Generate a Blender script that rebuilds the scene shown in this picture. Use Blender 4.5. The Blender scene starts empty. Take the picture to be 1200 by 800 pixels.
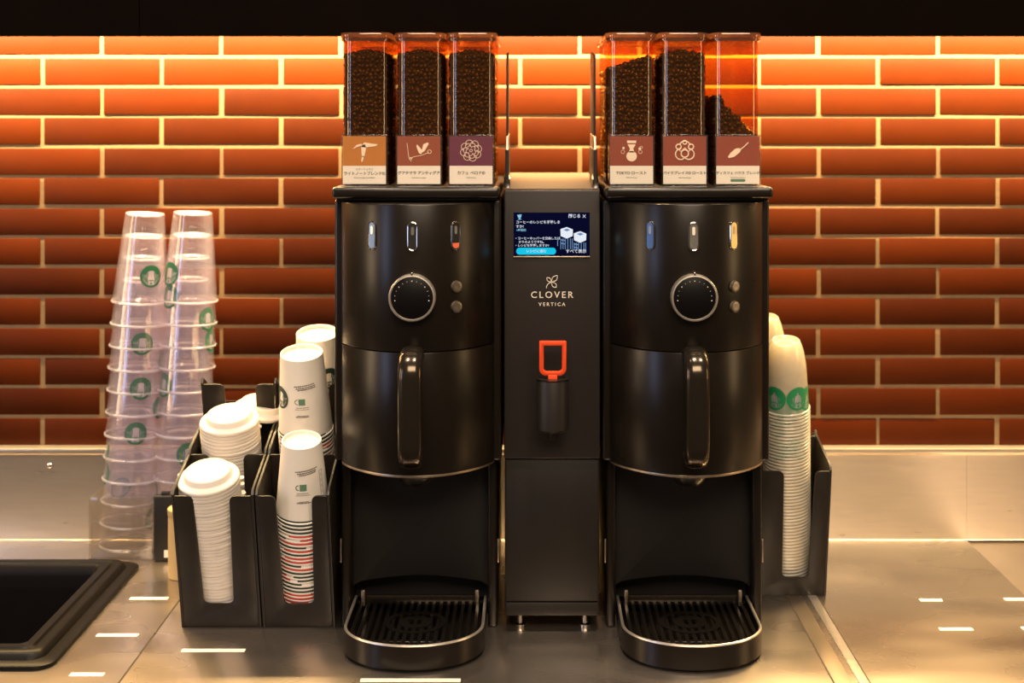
import bpy, bmesh, math, random
from mathutils import Vector, Matrix, Quaternion

random.seed(11)
SC = bpy.context.scene
COL = SC.collection
PI = math.pi

# ------------------------------------------------------------------ camera
# metres; counter top is z = 0, tiled wall face is y = 2.712, camera is level (rise/shift lens)
cam_d = bpy.data.cameras.new('camera')
cam = bpy.data.objects.new('camera', cam_d)
COL.objects.link(cam)
cam.location = (0, 0, 0.82)
cam.rotation_euler = (PI / 2, 0, 0)
cam_d.sensor_width = 36
cam_d.lens = 48
cam_d.shift_x = -20 / 1200
cam_d.shift_y = -254 / 1200
cam_d.dof.use_dof = True
cam_d.dof.focus_distance = 2.12
cam_d.dof.aperture_fstop = 4.0
SC.camera = cam

# ------------------------------------------------------------------ world and light
SC.view_settings.view_transform = 'Standard'
SC.view_settings.look = 'None'
SC.view_settings.gamma = 1
SC.view_settings.use_curve_mapping = False
SC.view_settings.exposure = 0.0
SC.cycles.transparent_max_bounces = 48
SC.cycles.max_bounces = 8

world = bpy.data.worlds.new('world')
SC.world = world
world.use_nodes = True
world.node_tree.nodes['Background'].inputs[0].default_value = (1.0, 0.74, 0.52, 1)
world.node_tree.nodes['Background'].inputs[1].default_value = 0.07


def aim(o, target):
    o.rotation_euler = (Vector(target) - o.location).to_track_quat('-Z', 'Y').to_euler()


def area(name, loc, target, sx, sy, power, color):
    l = bpy.data.lights.new(name, 'AREA')
    l.shape = 'RECTANGLE'
    l.size, l.size_y = sx, sy
    l.energy = power
    l.color = color
    o = bpy.data.objects.new(name, l)
    COL.objects.link(o)
    o.location = loc
    aim(o, target)
    return o


def spot(name, loc, target, power, color, angle=80, blend=0.6, radius=0.04):
    l = bpy.data.lights.new(name, 'SPOT')
    l.energy = power
    l.color = color
    l.spot_size = math.radians(angle)
    l.spot_blend = blend
    l.shadow_soft_size = radius
    o = bpy.data.objects.new(name, l)
    COL.objects.link(o)
    o.location = loc
    aim(o, target)
    return o


WARM = (1.0, 0.81, 0.60)
# LED strip hidden behind the overhead fascia, washing down the tiles
area('led_strip_light', (0, 2.622, 1.035), (0, 2.65, 0.80), 3.0, 0.012, 120, (1.0, 0.69, 0.30))
# ceiling downlights above the counter
for x, p in ((-1.15, 85), (-0.50, 68), (0.15, 72), (0.75, 70), (1.4, 72)):
    spot('downlight', (x, 1.72, 1.90), (x, 1.90, 0.0), p, WARM, 60, 0.75)
# the room on the service side: warm hall fill, added for frontal light, and a bluish window far to the left
area('hall_fill', (0.3, -0.9, 2.6), (0.1, 2.3, 0.2), 2.4, 1.2, 120, WARM)
area('side_lamp_panel', (-2.6, 1.55, 0.75), (-0.2, 2.2, 0.45), 0.35, 1.1, 12, (1.0, 0.74, 0.46))
area('window_daylight', (-2.3, 0.55, 0.9), (0.0, 2.2, 0.45), 0.32, 1.3, 9, (0.50, 0.62, 1.0))
area('side_lamp_panel', (2.7, 1.55, 0.75), (0.2, 2.2, 0.45), 0.35, 1.1, 9, (1.0, 0.66, 0.32))


# ------------------------------------------------------------------ materials
def new_mat(name):
    m = bpy.data.materials.new(name)
    m.use_nodes = True
    return m, m.node_tree.nodes, m.node_tree.links


def pmat(name, color, rough=0.5, metal=0.0, var=0.0, scale=40.0, bump=0.0, stretch=(1, 1, 1), spec=0.5,
         rough_var=0.0, coat=0.0, rnd=0.0, emit=None, detail=5):
    m, N, L = new_mat(name)
    b = N['Principled BSDF']
    b.inputs['Roughness'].default_value = rough
    b.inputs['Metallic'].default_value = metal
    b.inputs['Specular IOR Level'].default_value = spec
    b.inputs['Coat Weight'].default_value = coat
    tc = N.new('ShaderNodeTexCoord')
    mp = N.new('ShaderNodeMapping')
    mp.inputs['Scale'].default_value = stretch
    L.new(tc.outputs['Object'], mp.inputs[0])
    nz = N.new('ShaderNodeTexNoise')
    nz.inputs['Scale'].default_value = scale
    nz.inputs['Detail'].default_value = detail
    L.new(mp.outputs[0], nz.inputs['Vector'])
    mx = N.new('ShaderNodeMix')
    mx.data_type = 'RGBA'
    c = Vector(color[:3])
    mx.inputs['A'].default_value = (*(c * (1 - var)), 1)
    mx.inputs['B'].default_value = (*(c * (1 + var)), 1)
    if rnd:
        oi = N.new('ShaderNodeObjectInfo')
        md = N.new('ShaderNodeMix')
        md.data_type = 'FLOAT'
        md.inputs[0].default_value = rnd
        L.new(nz.outputs['Fac'], md.inputs[2])
        L.new(oi.outputs['Random'], md.inputs[3])
        L.new(md.outputs[0], mx.inputs['Factor'])
    else:
        L.new(nz.outputs['Fac'], mx.inputs['Factor'])
    L.new(mx.outputs['Result'], b.inputs['Base Color'])
    if rough_var:
        mr = N.new('ShaderNodeMapRange')
        mr.inputs['To Min'].default_value = max(0.02, rough - rough_var)
        mr.inputs['To Max'].default_value = rough + rough_var
        L.new(nz.outputs['Fac'], mr.inputs['Value'])
        L.new(mr.outputs[0], b.inputs['Roughness'])
    if bump:
        bp = N.new('ShaderNodeBump')
        bp.inputs['Strength'].default_value = bump
        bp.inputs['Distance'].default_value = 0.002
        L.new(nz.outputs['Fac'], bp.inputs['Height'])
        L.new(bp.outputs[0], b.inputs['Normal'])
    if emit:
        b.inputs['Emission Color'].default_value = (*emit[:3], 1)
        b.inputs['Emission Strength'].default_value = emit[3]
    return m


def clear_mat(name, tint, film, film_fac, rough=0.08, ior=1.45, gloss=1.0, graze=0.75):
    """thin clear plastic: tinted transparency, a little haze (film) and a Fresnel gloss"""
    m, N, L = new_mat(name)
    N.remove(N['Principled BSDF'])
    out = N['Material Output']
    tr = N.new('ShaderNodeBsdfTransparent')
    tr.inputs[0].default_value = (*tint, 1)
    df = N.new('ShaderNodeBsdfDiffuse')
    df.inputs[0].default_value = (*film, 1)
    tl = N.new('ShaderNodeBsdfTranslucent')
    tl.inputs[0].default_value = (*film, 1)
    m0 = N.new('ShaderNodeMixShader')
    m0.inputs[0].default_value = 0.5
    L.new(df.outputs[0], m0.inputs[1])
    L.new(tl.outputs[0], m0.inputs[2])
    m1 = N.new('ShaderNodeMixShader')
    nz = N.new('ShaderNodeTexNoise')
    nz.inputs['Scale'].default_value = 25
    tc = N.new('ShaderNodeTexCoord')
    L.new(tc.outputs['Object'], nz.inputs['Vector'])
    mr = N.new('ShaderNodeMapRange')
    mr.inputs['To Min'].default_value = film_fac * 0.6
    mr.inputs['To Max'].default_value = film_fac * 1.4
    L.new(nz.outputs['Fac'], mr.inputs['Value'])
    L.new(mr.outputs[0], m1.inputs[0])
    L.new(tr.outputs[0], m1.inputs[1])
    L.new(m0.outputs[0], m1.inputs[2])
    gl = N.new('ShaderNodeBsdfGlossy')
    gl.inputs['Roughness'].default_value = rough
    gl.inputs[0].default_value = (gloss, gloss, gloss, 1)
    # Schlick reflectance of a thin sheet, the same from both sides
    lw = N.new('ShaderNodeLayerWeight')
    lw.inputs[0].default_value = 0.5
    pw = N.new('ShaderNodeMath')
    pw.operation = 'POWER'
    pw.inputs[1].default_value = 4.0
    L.new(lw.outputs['Facing'], pw.inputs[0])
    fr = N.new('ShaderNodeMapRange')
    fr.inputs['To Min'].default_value = 2 * ((ior - 1) / (ior + 1)) ** 2
    fr.inputs['To Max'].default_value = graze
    L.new(pw.outputs[0], fr.inputs['Value'])
    m2 = N.new('ShaderNodeMixShader')
    L.new(fr.outputs[0], m2.inputs[0])
    L.new(m1.outputs[0], m2.inputs[1])
    L.new(gl.outputs[0], m2.inputs[2])
    L.new(m2.outputs[0], out.inputs[0])
    return m


def emit_mat(name, color, s=1.0):
    m, N, L = new_mat(name)
    N.remove(N['Principled BSDF'])
    e = N.new('ShaderNodeEmission')
    e.inputs[0].default_value = (*color, 1)
    e.inputs[1].default_value = s
    L.new(e.outputs[0], N['Material Output'].inputs[0])
    return m


M = {}
M['brick'] = pmat('glazed_brick', (0.053, 0.0088, 0.0006), 0.5, var=0.45, scale=18, bump=0.25, rnd=0.6, spec=0.09)
M['mortar'] = pmat('mortar', (0.215, 0.138, 0.072), 0.9, var=0.15, scale=120, bump=0.3)
M['steel'] = pmat('brushed_steel', (0.74, 0.66, 0.57), 0.30, 0.85, var=0.07, scale=14, bump=0.03, stretch=(1, 12, 12), rough_var=0.06)
M['worktop'] = pmat('worktop_steel', (0.56, 0.48, 0.41), 0.27, 0.95, var=0.22, scale=4, stretch=(1, 2.2, 1), rough_var=0.10, detail=1.0)
M['worktop_dark'] = pmat('worktop_steel_dark', (0.42, 0.34, 0.27), 0.36, 0.95, var=0.25, scale=4, rough_var=0.1, detail=2.5)  # darker, rougher steel for the lower plate, joint strip and ledge
M['seam'] = pmat('seam_dark', (0.05, 0.035, 0.025), 0.6, var=0.2)
M['cabinet'] = pmat('dark_cabinet', (0.006, 0.0032, 0.0022), 0.8, var=0.3, scale=8, spec=0.03)
M['body'] = pmat('bronze_black_paint', (0.0115, 0.0078, 0.0050), 0.29, 0.3, var=0.12, scale=25, rough_var=0.04)
M['matte'] = pmat('matte_black', (0.007, 0.005, 0.0038), 0.5, 0.1, var=0.12, scale=30)
M['black'] = pmat('plain_black', (0.008, 0.006, 0.005), 0.45, var=0.2)
M['gloss_black'] = pmat('gloss_black', (0.005, 0.0038, 0.003), 0.25, var=0.1, spec=0.3)
M['chrome'] = pmat('chrome', (0.75, 0.70, 0.62), 0.14, 1.0, var=0.05)
M['satin'] = pmat('satin_metal', (0.80, 0.72, 0.62), 0.34, 0.9, var=0.15, scale=300)
M['dial'] = pmat('dial_black', (0.004, 0.003, 0.003), 0.4, var=0.1, spec=0.15)
M['rubber'] = pmat('black_rubber', (0.0045, 0.0035, 0.003), 0.40, var=0.2, spec=0.14)
M['worn_steel'] = pmat('worn_steel', (0.55, 0.44, 0.33), 0.35, 1.0, var=0.4, scale=90)
M['handle'] = pmat('handle_dark_metal', (0.075, 0.058, 0.042), 0.17, 0.85, var=0.08)
M['button_metal'] = pmat('button_metal', (0.17, 0.14, 0.11), 0.28, 0.7, var=0.1)
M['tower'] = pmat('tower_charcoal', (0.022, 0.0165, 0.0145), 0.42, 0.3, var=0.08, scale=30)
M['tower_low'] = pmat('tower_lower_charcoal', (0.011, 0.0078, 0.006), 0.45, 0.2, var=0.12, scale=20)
M['tower_top'] = pmat('tower_top_bronze', (0.10, 0.060, 0.045), 0.7, 0.0, var=0.08, spec=0.08)
M['red'] = pmat('orange_red_plastic', (0.92, 0.085, 0.022), 0.35, var=0.05)
M['holder'] = pmat('black_acrylic', (0.013, 0.010, 0.008), 0.40, var=0.4, scale=25, rough_var=0.12, spec=0.3)
M['holder_edge'] = pmat('black_acrylic_smoky', (0.030, 0.025, 0.020), 0.4, var=0.2, scale=25)
M['lid'] = pmat('white_plastic', (0.64, 0.575, 0.51), 0.55, var=0.03, scale=10)
M['paper'] = pmat('white_paper', (0.80, 0.73, 0.65), 0.55, var=0.03, scale=30)
M['p_red'] = pmat('print_red', (0.62, 0.05, 0.03), 0.6, var=0.05)
M['p_dark'] = pmat('print_dark_green', (0.02, 0.045, 0.03), 0.6, var=0.1)
M['p_ink'] = pmat('print_ink', (0.05, 0.045, 0.04), 0.6, var=0.1)
M['p_green'] = pmat('print_green', (0.006, 0.105, 0.050), 0.55, var=0.1)
M['p_green_vivid'] = pmat('print_green_vivid', (0.010, 0.21, 0.075), 0.55, var=0.15)
M['p_green_soft'] = pmat('print_green_soft', (0.10, 0.22, 0.13), 0.55, var=0.1)
M['cream'] = pmat('cream_print', (0.80, 0.62, 0.45), 0.6, var=0.04)
M['card_cream'] = pmat('card_cream', (0.90, 0.82, 0.73), 0.6, var=0.02)
M['beige'] = pmat('beige_enamel', (0.42, 0.30, 0.15), 0.4, var=0.08)
M['tape'] = pmat('white_tape', (0.82, 0.76, 0.66), 0.6, var=0.04)
M['logo'] = pmat('logo_print', (0.74, 0.64, 0.53), 0.5, var=0.03)
M['bean'] = pmat('roasted_bean', (0.034, 0.014, 0.0055), 0.30, var=0.8, scale=120, spec=0.55)
M['bean_core'] = pmat('bean_mass', (0.020, 0.009, 0.004), 0.7, var=0.5, scale=180)
M['amber'] = clear_mat('amber_plastic', (0.84, 0.54, 0.20), (0.35, 0.15, 0.04), 0.05, 0.05, graze=0.2)
M['amber_pale'] = clear_mat('amber_pale_plastic', (0.97, 0.90, 0.78), (0.4, 0.25, 0.12), 0.10, 0.08)
M['amber_lid'] = clear_mat('amber_lid_plastic', (0.72, 0.50, 0.30), (0.20, 0.12, 0.07), 0.45, 0.07)
M['acrylic'] = clear_mat('clear_acrylic', (0.97, 0.96, 0.94), (0.7, 0.65, 0.6), 0.02, 0.05, 1.3)
M['acrylic_thick'] = clear_mat('thick_clear_acrylic', (0.90, 0.88, 0.85), (0.62, 0.56, 0.50), 0.10, 0.06)
M['cup_clear'] = clear_mat('clear_cup_plastic', (0.98, 0.96, 0.97), (0.76, 0.77, 1.0), 0.08, 0.08)
M['cup_rim'] = clear_mat('clear_cup_rim', (0.95, 0.93, 0.95), (0.84, 0.86, 1.0), 0.32, 0.15)
M['cup_frost_rim'] = clear_mat('hazy_cup_rim', (0.95, 0.93, 0.90), (0.98, 0.94, 0.84), 0.55, 0.15)
M['cup_frost'] = clear_mat('hazy_cup_plastic', (0.96, 0.93, 0.86), (0.98, 0.94, 0.84), 0.34, 0.12)
M['screen'] = emit_mat('screen_navy', (0.0025, 0.003, 0.020))
M['s_white'] = emit_mat('screen_white', (0.80, 0.84, 0.92))
M['s_cyan'] = emit_mat('screen_cyan', (0.01, 0.55, 0.80))
M['s_blue'] = emit_mat('screen_blue', (0.16, 0.28, 0.50))
M['s_pale'] = emit_mat('screen_pale', (0.25, 0.55, 0.72))
M['w_blue'] = pmat('pane_blue_reflection', (0.06, 0.12, 0.28), 0.25, 0.3, var=0.3, scale=120)  # bluish reflection put into the pane colour
M['w_grey'] = pmat('indicator_grey', (0.38, 0.35, 0.31), 0.2, 0.7, var=0.2, scale=100)
M['w_gold'] = pmat('indicator_gold', (0.62, 0.42, 0.17), 0.3, 0.6, var=0.08)
M['w_red'] = pmat('indicator_red', (0.75, 0.13, 0.06), 0.4, var=0.1)


# ------------------------------------------------------------------ mesh helpers
def merge(bm, tmp):
    me = bpy.data.meshes.new('tmp')
    tmp.to_mesh(me)
    tmp.free()
    bm.from_mesh(me)
    bpy.data.meshes.remove(me)


def box(bm, x0, x1, y0, y1, z0, z1, bev=0.0, seg=2):
    t = bmesh.new()
    bmesh.ops.create_cube(t, size=1)
    for v in t.verts:
        v.co = Vector(((x0 + x1) / 2 + v.co.x * (x1 - x0), (y0 + y1) / 2 + v.co.y * (y1 - y0), (z0 + z1) / 2 + v.co.z * (z1 - z0)))
    if bev:
        bmesh.ops.bevel(t, geom=t.edges[:], offset=bev, segments=seg, profile=0.5, affect='EDGES', clamp_overlap=True)
    merge(bm, t)
    return bm


def prism(bm, pts, fn0, fn1, bev=0.0, seg=2):
    """polygon pts mapped by fn0 and fn1 to two parallel faces"""
    t = bmesh.new()
    a = [t.verts.new(fn0(*p)) for p in pts]
    b = [t.verts.new(fn1(*p)) for p in pts]
    fa = t.faces.new(a)
    fb = t.faces.new(list(reversed(b)))
    n = len(pts)
    for i in range(n):
        t.faces.new((a[i], b[i], b[(i + 1) % n], a[(i + 1) % n]))
    bmesh.ops.recalc_face_normals(t, faces=t.faces[:])
    if bev:
        es = set(fa.edges) | set(fb.edges)
        bmesh.ops.bevel(t, geom=list(es), offset=bev, segments=seg, profile=0.5, affect='EDGES', clamp_overlap=True)
    merge(bm, t)
    return bm


def zprism(bm, pts, z0, z1, bev=0.0, seg=2):
    return prism(bm, pts, lambda x, y: (x, y, z0), lambda x, y: (x, y, z1), bev, seg)


def yprism(bm, pts, y0, y1, bev=0.0):
    return prism(bm, pts, lambda x, z: (x, y0, z), lambda x, z: (x, y1, z), bev)


def xprism(bm, pts, x0, x1, bev=0.0):
    return prism(bm, pts, lambda y, z: (x0, y, z), lambda y, z: (x1, y, z), bev)


def lathe(bm, prof, n=32, mat=Matrix(), closed=False):
    rings = []
    for r, z in prof:
        if r < 1e-6:
            rings.append([bm.verts.new(mat @ Vector((0, 0, z)))])
        else:
            rings.append([bm.verts.new(mat @ Vector((r * math.cos(2 * PI * i / n), r * math.sin(2 * PI * i / n), z))) for i in range(n)])
    pairs = list(zip(rings, rings[1:]))
    if closed:
        pairs.append((rings[-1], rings[0]))
    for a, b in pairs:
        for i in range(n):
            j = (i + 1) % n
            q = [a[i % len(a)], a[j % len(a)], b[j % len(b)], b[i % len(b)]]
            u = []
            for v in q:
                if v not in u:
                    u.append(v)
            if len(u) > 2:
                bm.faces.new(u)
    return bm


def sweep(bm, path, sec, closed=False, caps=True):
    """sec(i) -> list of (a,b) offsets along two frame axes; frame kept upright with reference axis X"""
    n = len(path)
    rings = []
    for i, p in enumerate(path):
        p = Vector(p)
        if closed:
            d = Vector(path[(i + 1) % n]) - Vector(path[i - 1])
        else:
            d = Vector(path[min(i + 1, n - 1)]) - Vector(path[max(i - 1, 0)])
        d.normalize()
        ref = Vector((1, 0, 0)) if abs(d.x) < 0.9 else Vector((0, 1, 0))
        u = ref - d * ref.dot(d)
        u.normalize()
        w = d.cross(u)
        rings.append([bm.verts.new(p + u * a + w * b) for a, b in sec(i)])
    m = len(rings[0])
    rng = range(n) if closed else range(n - 1)
    for i in rng:
        a, b = rings[i], rings[(i + 1) % n]
        for k in range(m):
            bm.faces.new((a[k], a[(k + 1) % m], b[(k + 1) % m], b[k]))
    if caps and not closed:
        bm.faces.new(list(reversed(rings[0])))
        bm.faces.new(rings[-1])
    bmesh.ops.recalc_face_normals(bm, faces=bm.faces[:])
    return bm


def flat_sweep(bm, path, r, n=8, closed=False):
    """round tube with parallel frame for paths lying in one plane"""
    P = [Vector(p) for p in path]
    c = sum(P, Vector()) / len(P)
    nrm = Vector((0, 0, 0))
    for i in range(len(P) - 1):
        nrm += (P[i] - c).cross(P[i + 1] - c)
    if nrm.length < 1e-9:
        nrm = Vector((1, 0, 0))
    nrm.normalize()
    rings = []
    k = len(P)
    for i in range(k):
        d = (P[(i + 1) % k] - P[i - 1]) if closed else (P[min(i + 1, k - 1)] - P[max(i - 1, 0)])
        d.normalize()
        u = nrm.cross(d).normalized()
        rings.append([bm.verts.new(P[i] + (u * math.cos(2 * PI * j / n) + nrm * math.sin(2 * PI * j / n)) * r) for j in range(n)])
    for i in (range(k) if closed else range(k - 1)):
        a, b = rings[i], rings[(i + 1) % k]
        for j in range(n):
            bm.faces.new((a[j], a[(j + 1) % n], b[(j + 1) % n], b[j]))
    if not closed:
        bm.faces.new(list(reversed(rings[0])))
        bm.faces.new(rings[-1])
    bmesh.ops.recalc_face_normals(bm, faces=bm.faces[:])
    return bm


def to_mesh(name, bm, m, angle=38):
    me = bpy.data.meshes.new(name)
    bm.to_mesh(me)
    bm.free()
    for p in me.polygons:
        p.use_smooth = True
    me.set_sharp_from_angle(angle=math.radians(angle))
    if m:
        me.materials.append(M[m] if isinstance(m, str) else m)
    return me


def link(name, me, parent=None, loc=(0, 0, 0), rot=None):
    o = bpy.data.objects.new(name, me)
    COL.objects.link(o)
    o.location = loc
    if rot:
        o.rotation_euler = rot
    if parent:
        o.parent = parent
    return o


def obj(name, bm, m, parent=None, loc=(0, 0, 0), rot=None, angle=38):
    return link(name, to_mesh(name, bm, m, angle), parent, loc, rot)


def tag(o, label, cat, group=None):
    o['label'] = label
    o['category'] = cat
    if group:
        o['group'] = group
    return o


def thing(name, label, cat, loc, group=None):
    o = bpy.data.objects.new(name, None)
    o.empty_display_size = 0.02
    COL.objects.link(o)
    o.location = loc
    return tag(o, label, cat, group)


def N_():
    return bmesh.new()


def rounded_rect(x0, x1, y0, y1, r, n=5, corners=(1, 1, 1, 1)):
    """counter-clockwise from the lower left corner"""
    pts = []
    for k, (cx, cy, a0) in enumerate(((x0 + r, y0 + r, PI), (x1 - r, y0 + r, 1.5 * PI), (x1 - r, y1 - r, 0), (x0 + r, y1 - r, 0.5 * PI))):
        if corners[k]:
            for i in range(n + 1):
                a = a0 + 0.5 * PI * i / n
                pts.append((cx + r * math.cos(a), cy + r * math.sin(a)))
        else:
            pts.append(((x0, y0), (x1, y0), (x1, y1), (x0, y1))[k])
    return pts


_text_cache = {}


def text_mesh(s, size, m, align='CENTER', spacing=1.0, ext=0.0001, offset=0.0):
    key = (s, size, m, align, spacing, offset)
    if key in _text_cache:
        return _text_cache[key]
    c = bpy.data.curves.new('text', 'FONT')
    c.body = s
    c.size = size
    c.align_x = align
    c.align_y = 'CENTER'
    c.space_character = spacing
    c.extrude = ext
    c.offset = offset
    c.resolution_u = 3
    o = bpy.data.objects.new('text', c)
    COL.objects.link(o)
    dg = bpy.context.evaluated_depsgraph_get()
    me = bpy.data.meshes.new_from_object(o.evaluated_get(dg))
    bpy.data.objects.remove(o)
    bpy.data.curves.remove(c)
    me.materials.clear()
    me.materials.append(M[m])
    _text_cache[key] = me
    return me


def text(name, s, size, m, parent, loc, **k):
    return link(name, text_mesh(s, size, m, **k), parent, loc, (PI / 2, 0, 0))


# ================================================================== THE SETTING
WALL_Y = 2.712
b = N_()
box(b, -1.5, 1.5, WALL_Y + 0.0020, WALL_Y + 0.10, -0.05, 1.25)
wall = obj('wall_back', b, 'mortar')
wall['kind'] = 'structure'
# bricks: one shared mesh plus individual objects
PX, PZ = 0.2372, 0.0596
b = N_()
box(b, -PX / 2 + 0.0042, PX / 2 - 0.0042, 0.0, 0.012, -PZ / 2 + 0.0036, PZ / 2 - 0.0036, 0.0012, 2)
brick_me = to_mesh('brick', b, 'brick')
for k in range(-2, 13):
    zc = 0.9556 - PZ * k - PZ / 2
    x_joint = -0.967 if k % 2 == 0 else -0.8484
    i0 = math.floor((-1.38 - x_joint) / PX)
    for i in range(i0, i0 + 12):
        xc = x_joint + PX * (i + 0.5)
        link('brick', brick_me, wall, (xc + random.uniform(-0.0012, 0.0012), WALL_Y + random.uniform(-0.0012, 0.0008), zc + random.uniform(-0.0007, 0.0007)),
             (random.uniform(-0.008, 0.008), random.uniform(-0.002, 0.002), random.uniform(-0.004, 0.004)))

# overhead cabinet: two dark fascia panels, hollow behind with the light strip
cab = thing('overhead_cabinet', 'near-black overhead cabinet with a vertical panel seam above the tiled wall', 'cabinet', (0, 2.5, 0.9825))
b = N_(); box(b, -1.5, -0.7145, 0, 0.02, 0, 0.30, 0.001); obj('fascia_panel', b, 'cabinet', cab)
b = N_(); box(b, -0.7130, 1.5, 0, 0.02, 0, 0.30, 0.001); obj('fascia_panel', b, 'cabinet', cab)
b = N_(); box(b, -1.5, 1.5, 0.02, 0.216, 0.075, 0.30); obj('carcass', b, 'cabinet', cab)

# steel counter
ctr = thing('counter', 'brushed stainless steel counter with seams and upstand under the tiled wall', 'counter', (0, 2.3, 0))


def cbox(name, x0, x1, y0, y1, z0, z1, m, bev=0.0, par=None):
    b = N_()
    box(b, x0, x1, y0 - 2.3, y1 - 2.3, z0, z1, bev)
    return obj(name, b, m, par or ctr)


HX0, HX1, HY0, HY1 = -1.42, -0.745, 2.08, 2.515      # opening for the black basin
b = N_()
for x0, x1, y0, y1 in ((-1.6, HX0, 1.95, 2.71), (HX1, -0.6045, 1.95, 2.71), (HX0, HX1, HY1, 2.71), (HX0, HX1, 1.95, HY0)):
    box(b, x0, x1, y0 - 2.3, y1 - 2.3, -0.03, 0)
obj('worktop_plate', b, 'worktop', ctr)
cbox('worktop_plate', -0.6015, 0.864, 1.95, 2.71, -0.03, 0, 'worktop', 0.0006)
cbox('worktop_plate', 0.8655, 1.6, 1.95, 2.71, -0.034, -0.004, 'worktop_dark', 0.0006)
cbox('seam_filler', -0.606, -0.600, 1.95, 2.70, -0.02, -0.0012, 'seam')
cbox('joint_strip', 0.4490, 0.4750, 1.95, 2.69, -0.001, 0.0004, 'worktop_dark', 0.0002)
cbox('joint_strip', 0.4850, 0.5000, 1.95, 2.69, -0.001, 0.0010, 'steel', 0.0004)
cbox('seam_filler', 0.5000, 0.5022, 1.95, 2.69, -0.001, 0.0004, 'seam')
cbox('seam_filler', 0.4468, 0.4490, 1.95, 2.69, -0.001, 0.0004, 'seam')
# upstand with folded top ledge and coved foot
for x0, x1 in ((-1.6, 0.8644), (0.8648, 1.6)):
    b = N_()
    pts = [(2.711, -0.004), (2.711, 0.184), (2.690, 0.184), (2.686, 0.182), (2.685, 0.178), (2.686, 0.174), (2.692, 0.171), (2.697, 0.168), (2.698, 0.160)]
    pts += [(2.698 - 0.0025 * (1 - math.cos(a)), 0.0022 - 0.0025 * math.sin(a)) for a in [PI / 2 * i / 6 for i in range(7)]]
    xprism(b, [(p[0] - 2.3, p[1]) for p in pts], x0, x1)
    obj('upstand', b, 'steel', ctr)
for px in (-0.947,):
    b = N_(); lathe(b, [(0.0, 0.004), (0.003, 0.0036), (0.0055, 0.002), (0.006, 0)], 16, Matrix.Translation((px, 2.6975 - 2.3, 0.147)) @ Matrix.Rotation(PI / 2, 4, 'X')); obj('screw', b, 'chrome', ctr)

# black basin with a wide rubber rim
bas = thing('basin', 'black basin with wide rounded rubber rim sunk in the steel counter', 'basin', (-1.08, 2.29, 0))
RX0, RX1, RY0, RY1 = -0.36, 0.36, -0.24, 0.252        # outer rim, local


def rim_profile(bm, prof):
    rings = []
    for inset, z in prof:
        r = max(0.028 - inset * 0.25, 0.012)
        rings.append([bm.verts.new((x, y, z)) for x, y in rounded_rect(RX0 + inset, RX1 - inset, RY0 + inset, RY1 - inset, r, 5)])
    for a, c in zip(rings, rings[1:]):
        n = len(a)
        for i in range(n):
            bm.faces.new((a[i], a[(i + 1) % n], c[(i + 1) % n], c[i]))
    return rings


b = N_()
rim_profile(b, [(0, -0.001), (0.0, 0.006), (0.003, 0.008), (0.018, 0.009), (0.022, 0.017), (0.027, 0.020), (0.034, 0.020), (0.037, 0.0165), (0.041, 0.0165), (0.044, 0.020), (0.056, 0.020), (0.061, 0.015), (0.064, 0.0), (0.066, -0.03)])
obj('rubber_rim', b, 'rubber', bas)
b = N_()
rg = rim_profile(b, [(0.066, -0.02), (0.070, -0.15)])
b.faces.new(rg[-1])
obj('bowl', b, 'rubber', bas)
b = N_(); box(b, RX0 + 0.068, RX1 - 0.068, RY0 + 0.066, RY0 + 0.12, -0.035, -0.028, 0.002); obj('added_ledge', b, 'worktop_dark', bas)  # added ledge, stands in for the blurred beige fade at the basin front

# white label tapes stuck on the steel
for x0, x1, y, lab in ((-0.691, -0.625, 2.364, 'white label tape on the counter between the black basin corner and lid organizer'),
                       (-0.695, -0.628, 2.194, 'white label tape on the counter halfway along the side of the black basin'),
                       (-0.685, -0.634, 2.037, 'white label tape on the counter at the front corner of the black basin'),
                       (-0.542, -0.443, 2.130, 'long white printed label tape on the counter in front of the lid organizer'),
                       (-0.794, -0.758, 2.5525, 'short white label tape on the counter in front of the clear acrylic box'),
                       (-0.249, -0.101, 2.0154, 'longest white label tape, in front of the drip tray next to the paper cups'),
                       (0.674, 0.7126, 2.3555, 'short white label tape on steel right of the joint strip, farther from counter edge'),
                       (0.667, 0.7215, 2.220, 'longer white label tape on steel right of the joint strip, nearer counter edge'),
                       (0.8216, 0.858, 2.360, 'short white label tape beside the plate step, nearer the tiled wall'),
                       (0.802, 0.856, 2.2237, 'white label tape beside the plate step, nearer the counter edge')):
    b = N_()
    zoff = 0.0001
    sk = (x1 + x0) / 2 * 0.011 / y
    prism(b, [(x0, -0.006), (x1, -0.006), (x1, 0.006), (x0, 0.006)], lambda px, py: (px - (x0 + x1) / 2, py, 0), lambda px, py: (px - (x0 + x1) / 2, py, 0.0005))
    o = obj('label_tape', b, 'tape', None, ((x0 + x1) / 2, y, 0.0))
    tag(o, lab, 'label', 'white label tapes on the counter')

# ================================================================== COFFEE BREWERS
BH = 0.123


def bulge(x):
    t = min(1.0, abs(x) / BH)
    return 0.5 * (math.sqrt(max(0, 1 - t * t)) + 1 - t * t) * 0.101


def bulge_outline(off=0.0, back=0.004, n=40):
    pts = []
    for i in range(n + 1):
        a = PI * i / n
        x = -BH * math.cos(a)
        pts.append((x * (1 + off / BH), -bulge(x) - off * math.sin(a)))
    pts += [(BH + off, back), (-BH - off, back)]
    return pts


def on_bulge(x):
    """rotation about z that faces the surface normal"""
    e = 0.002
    return math.atan2(-(bulge(x + e) - bulge(x - e)), 2 * e)


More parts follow.
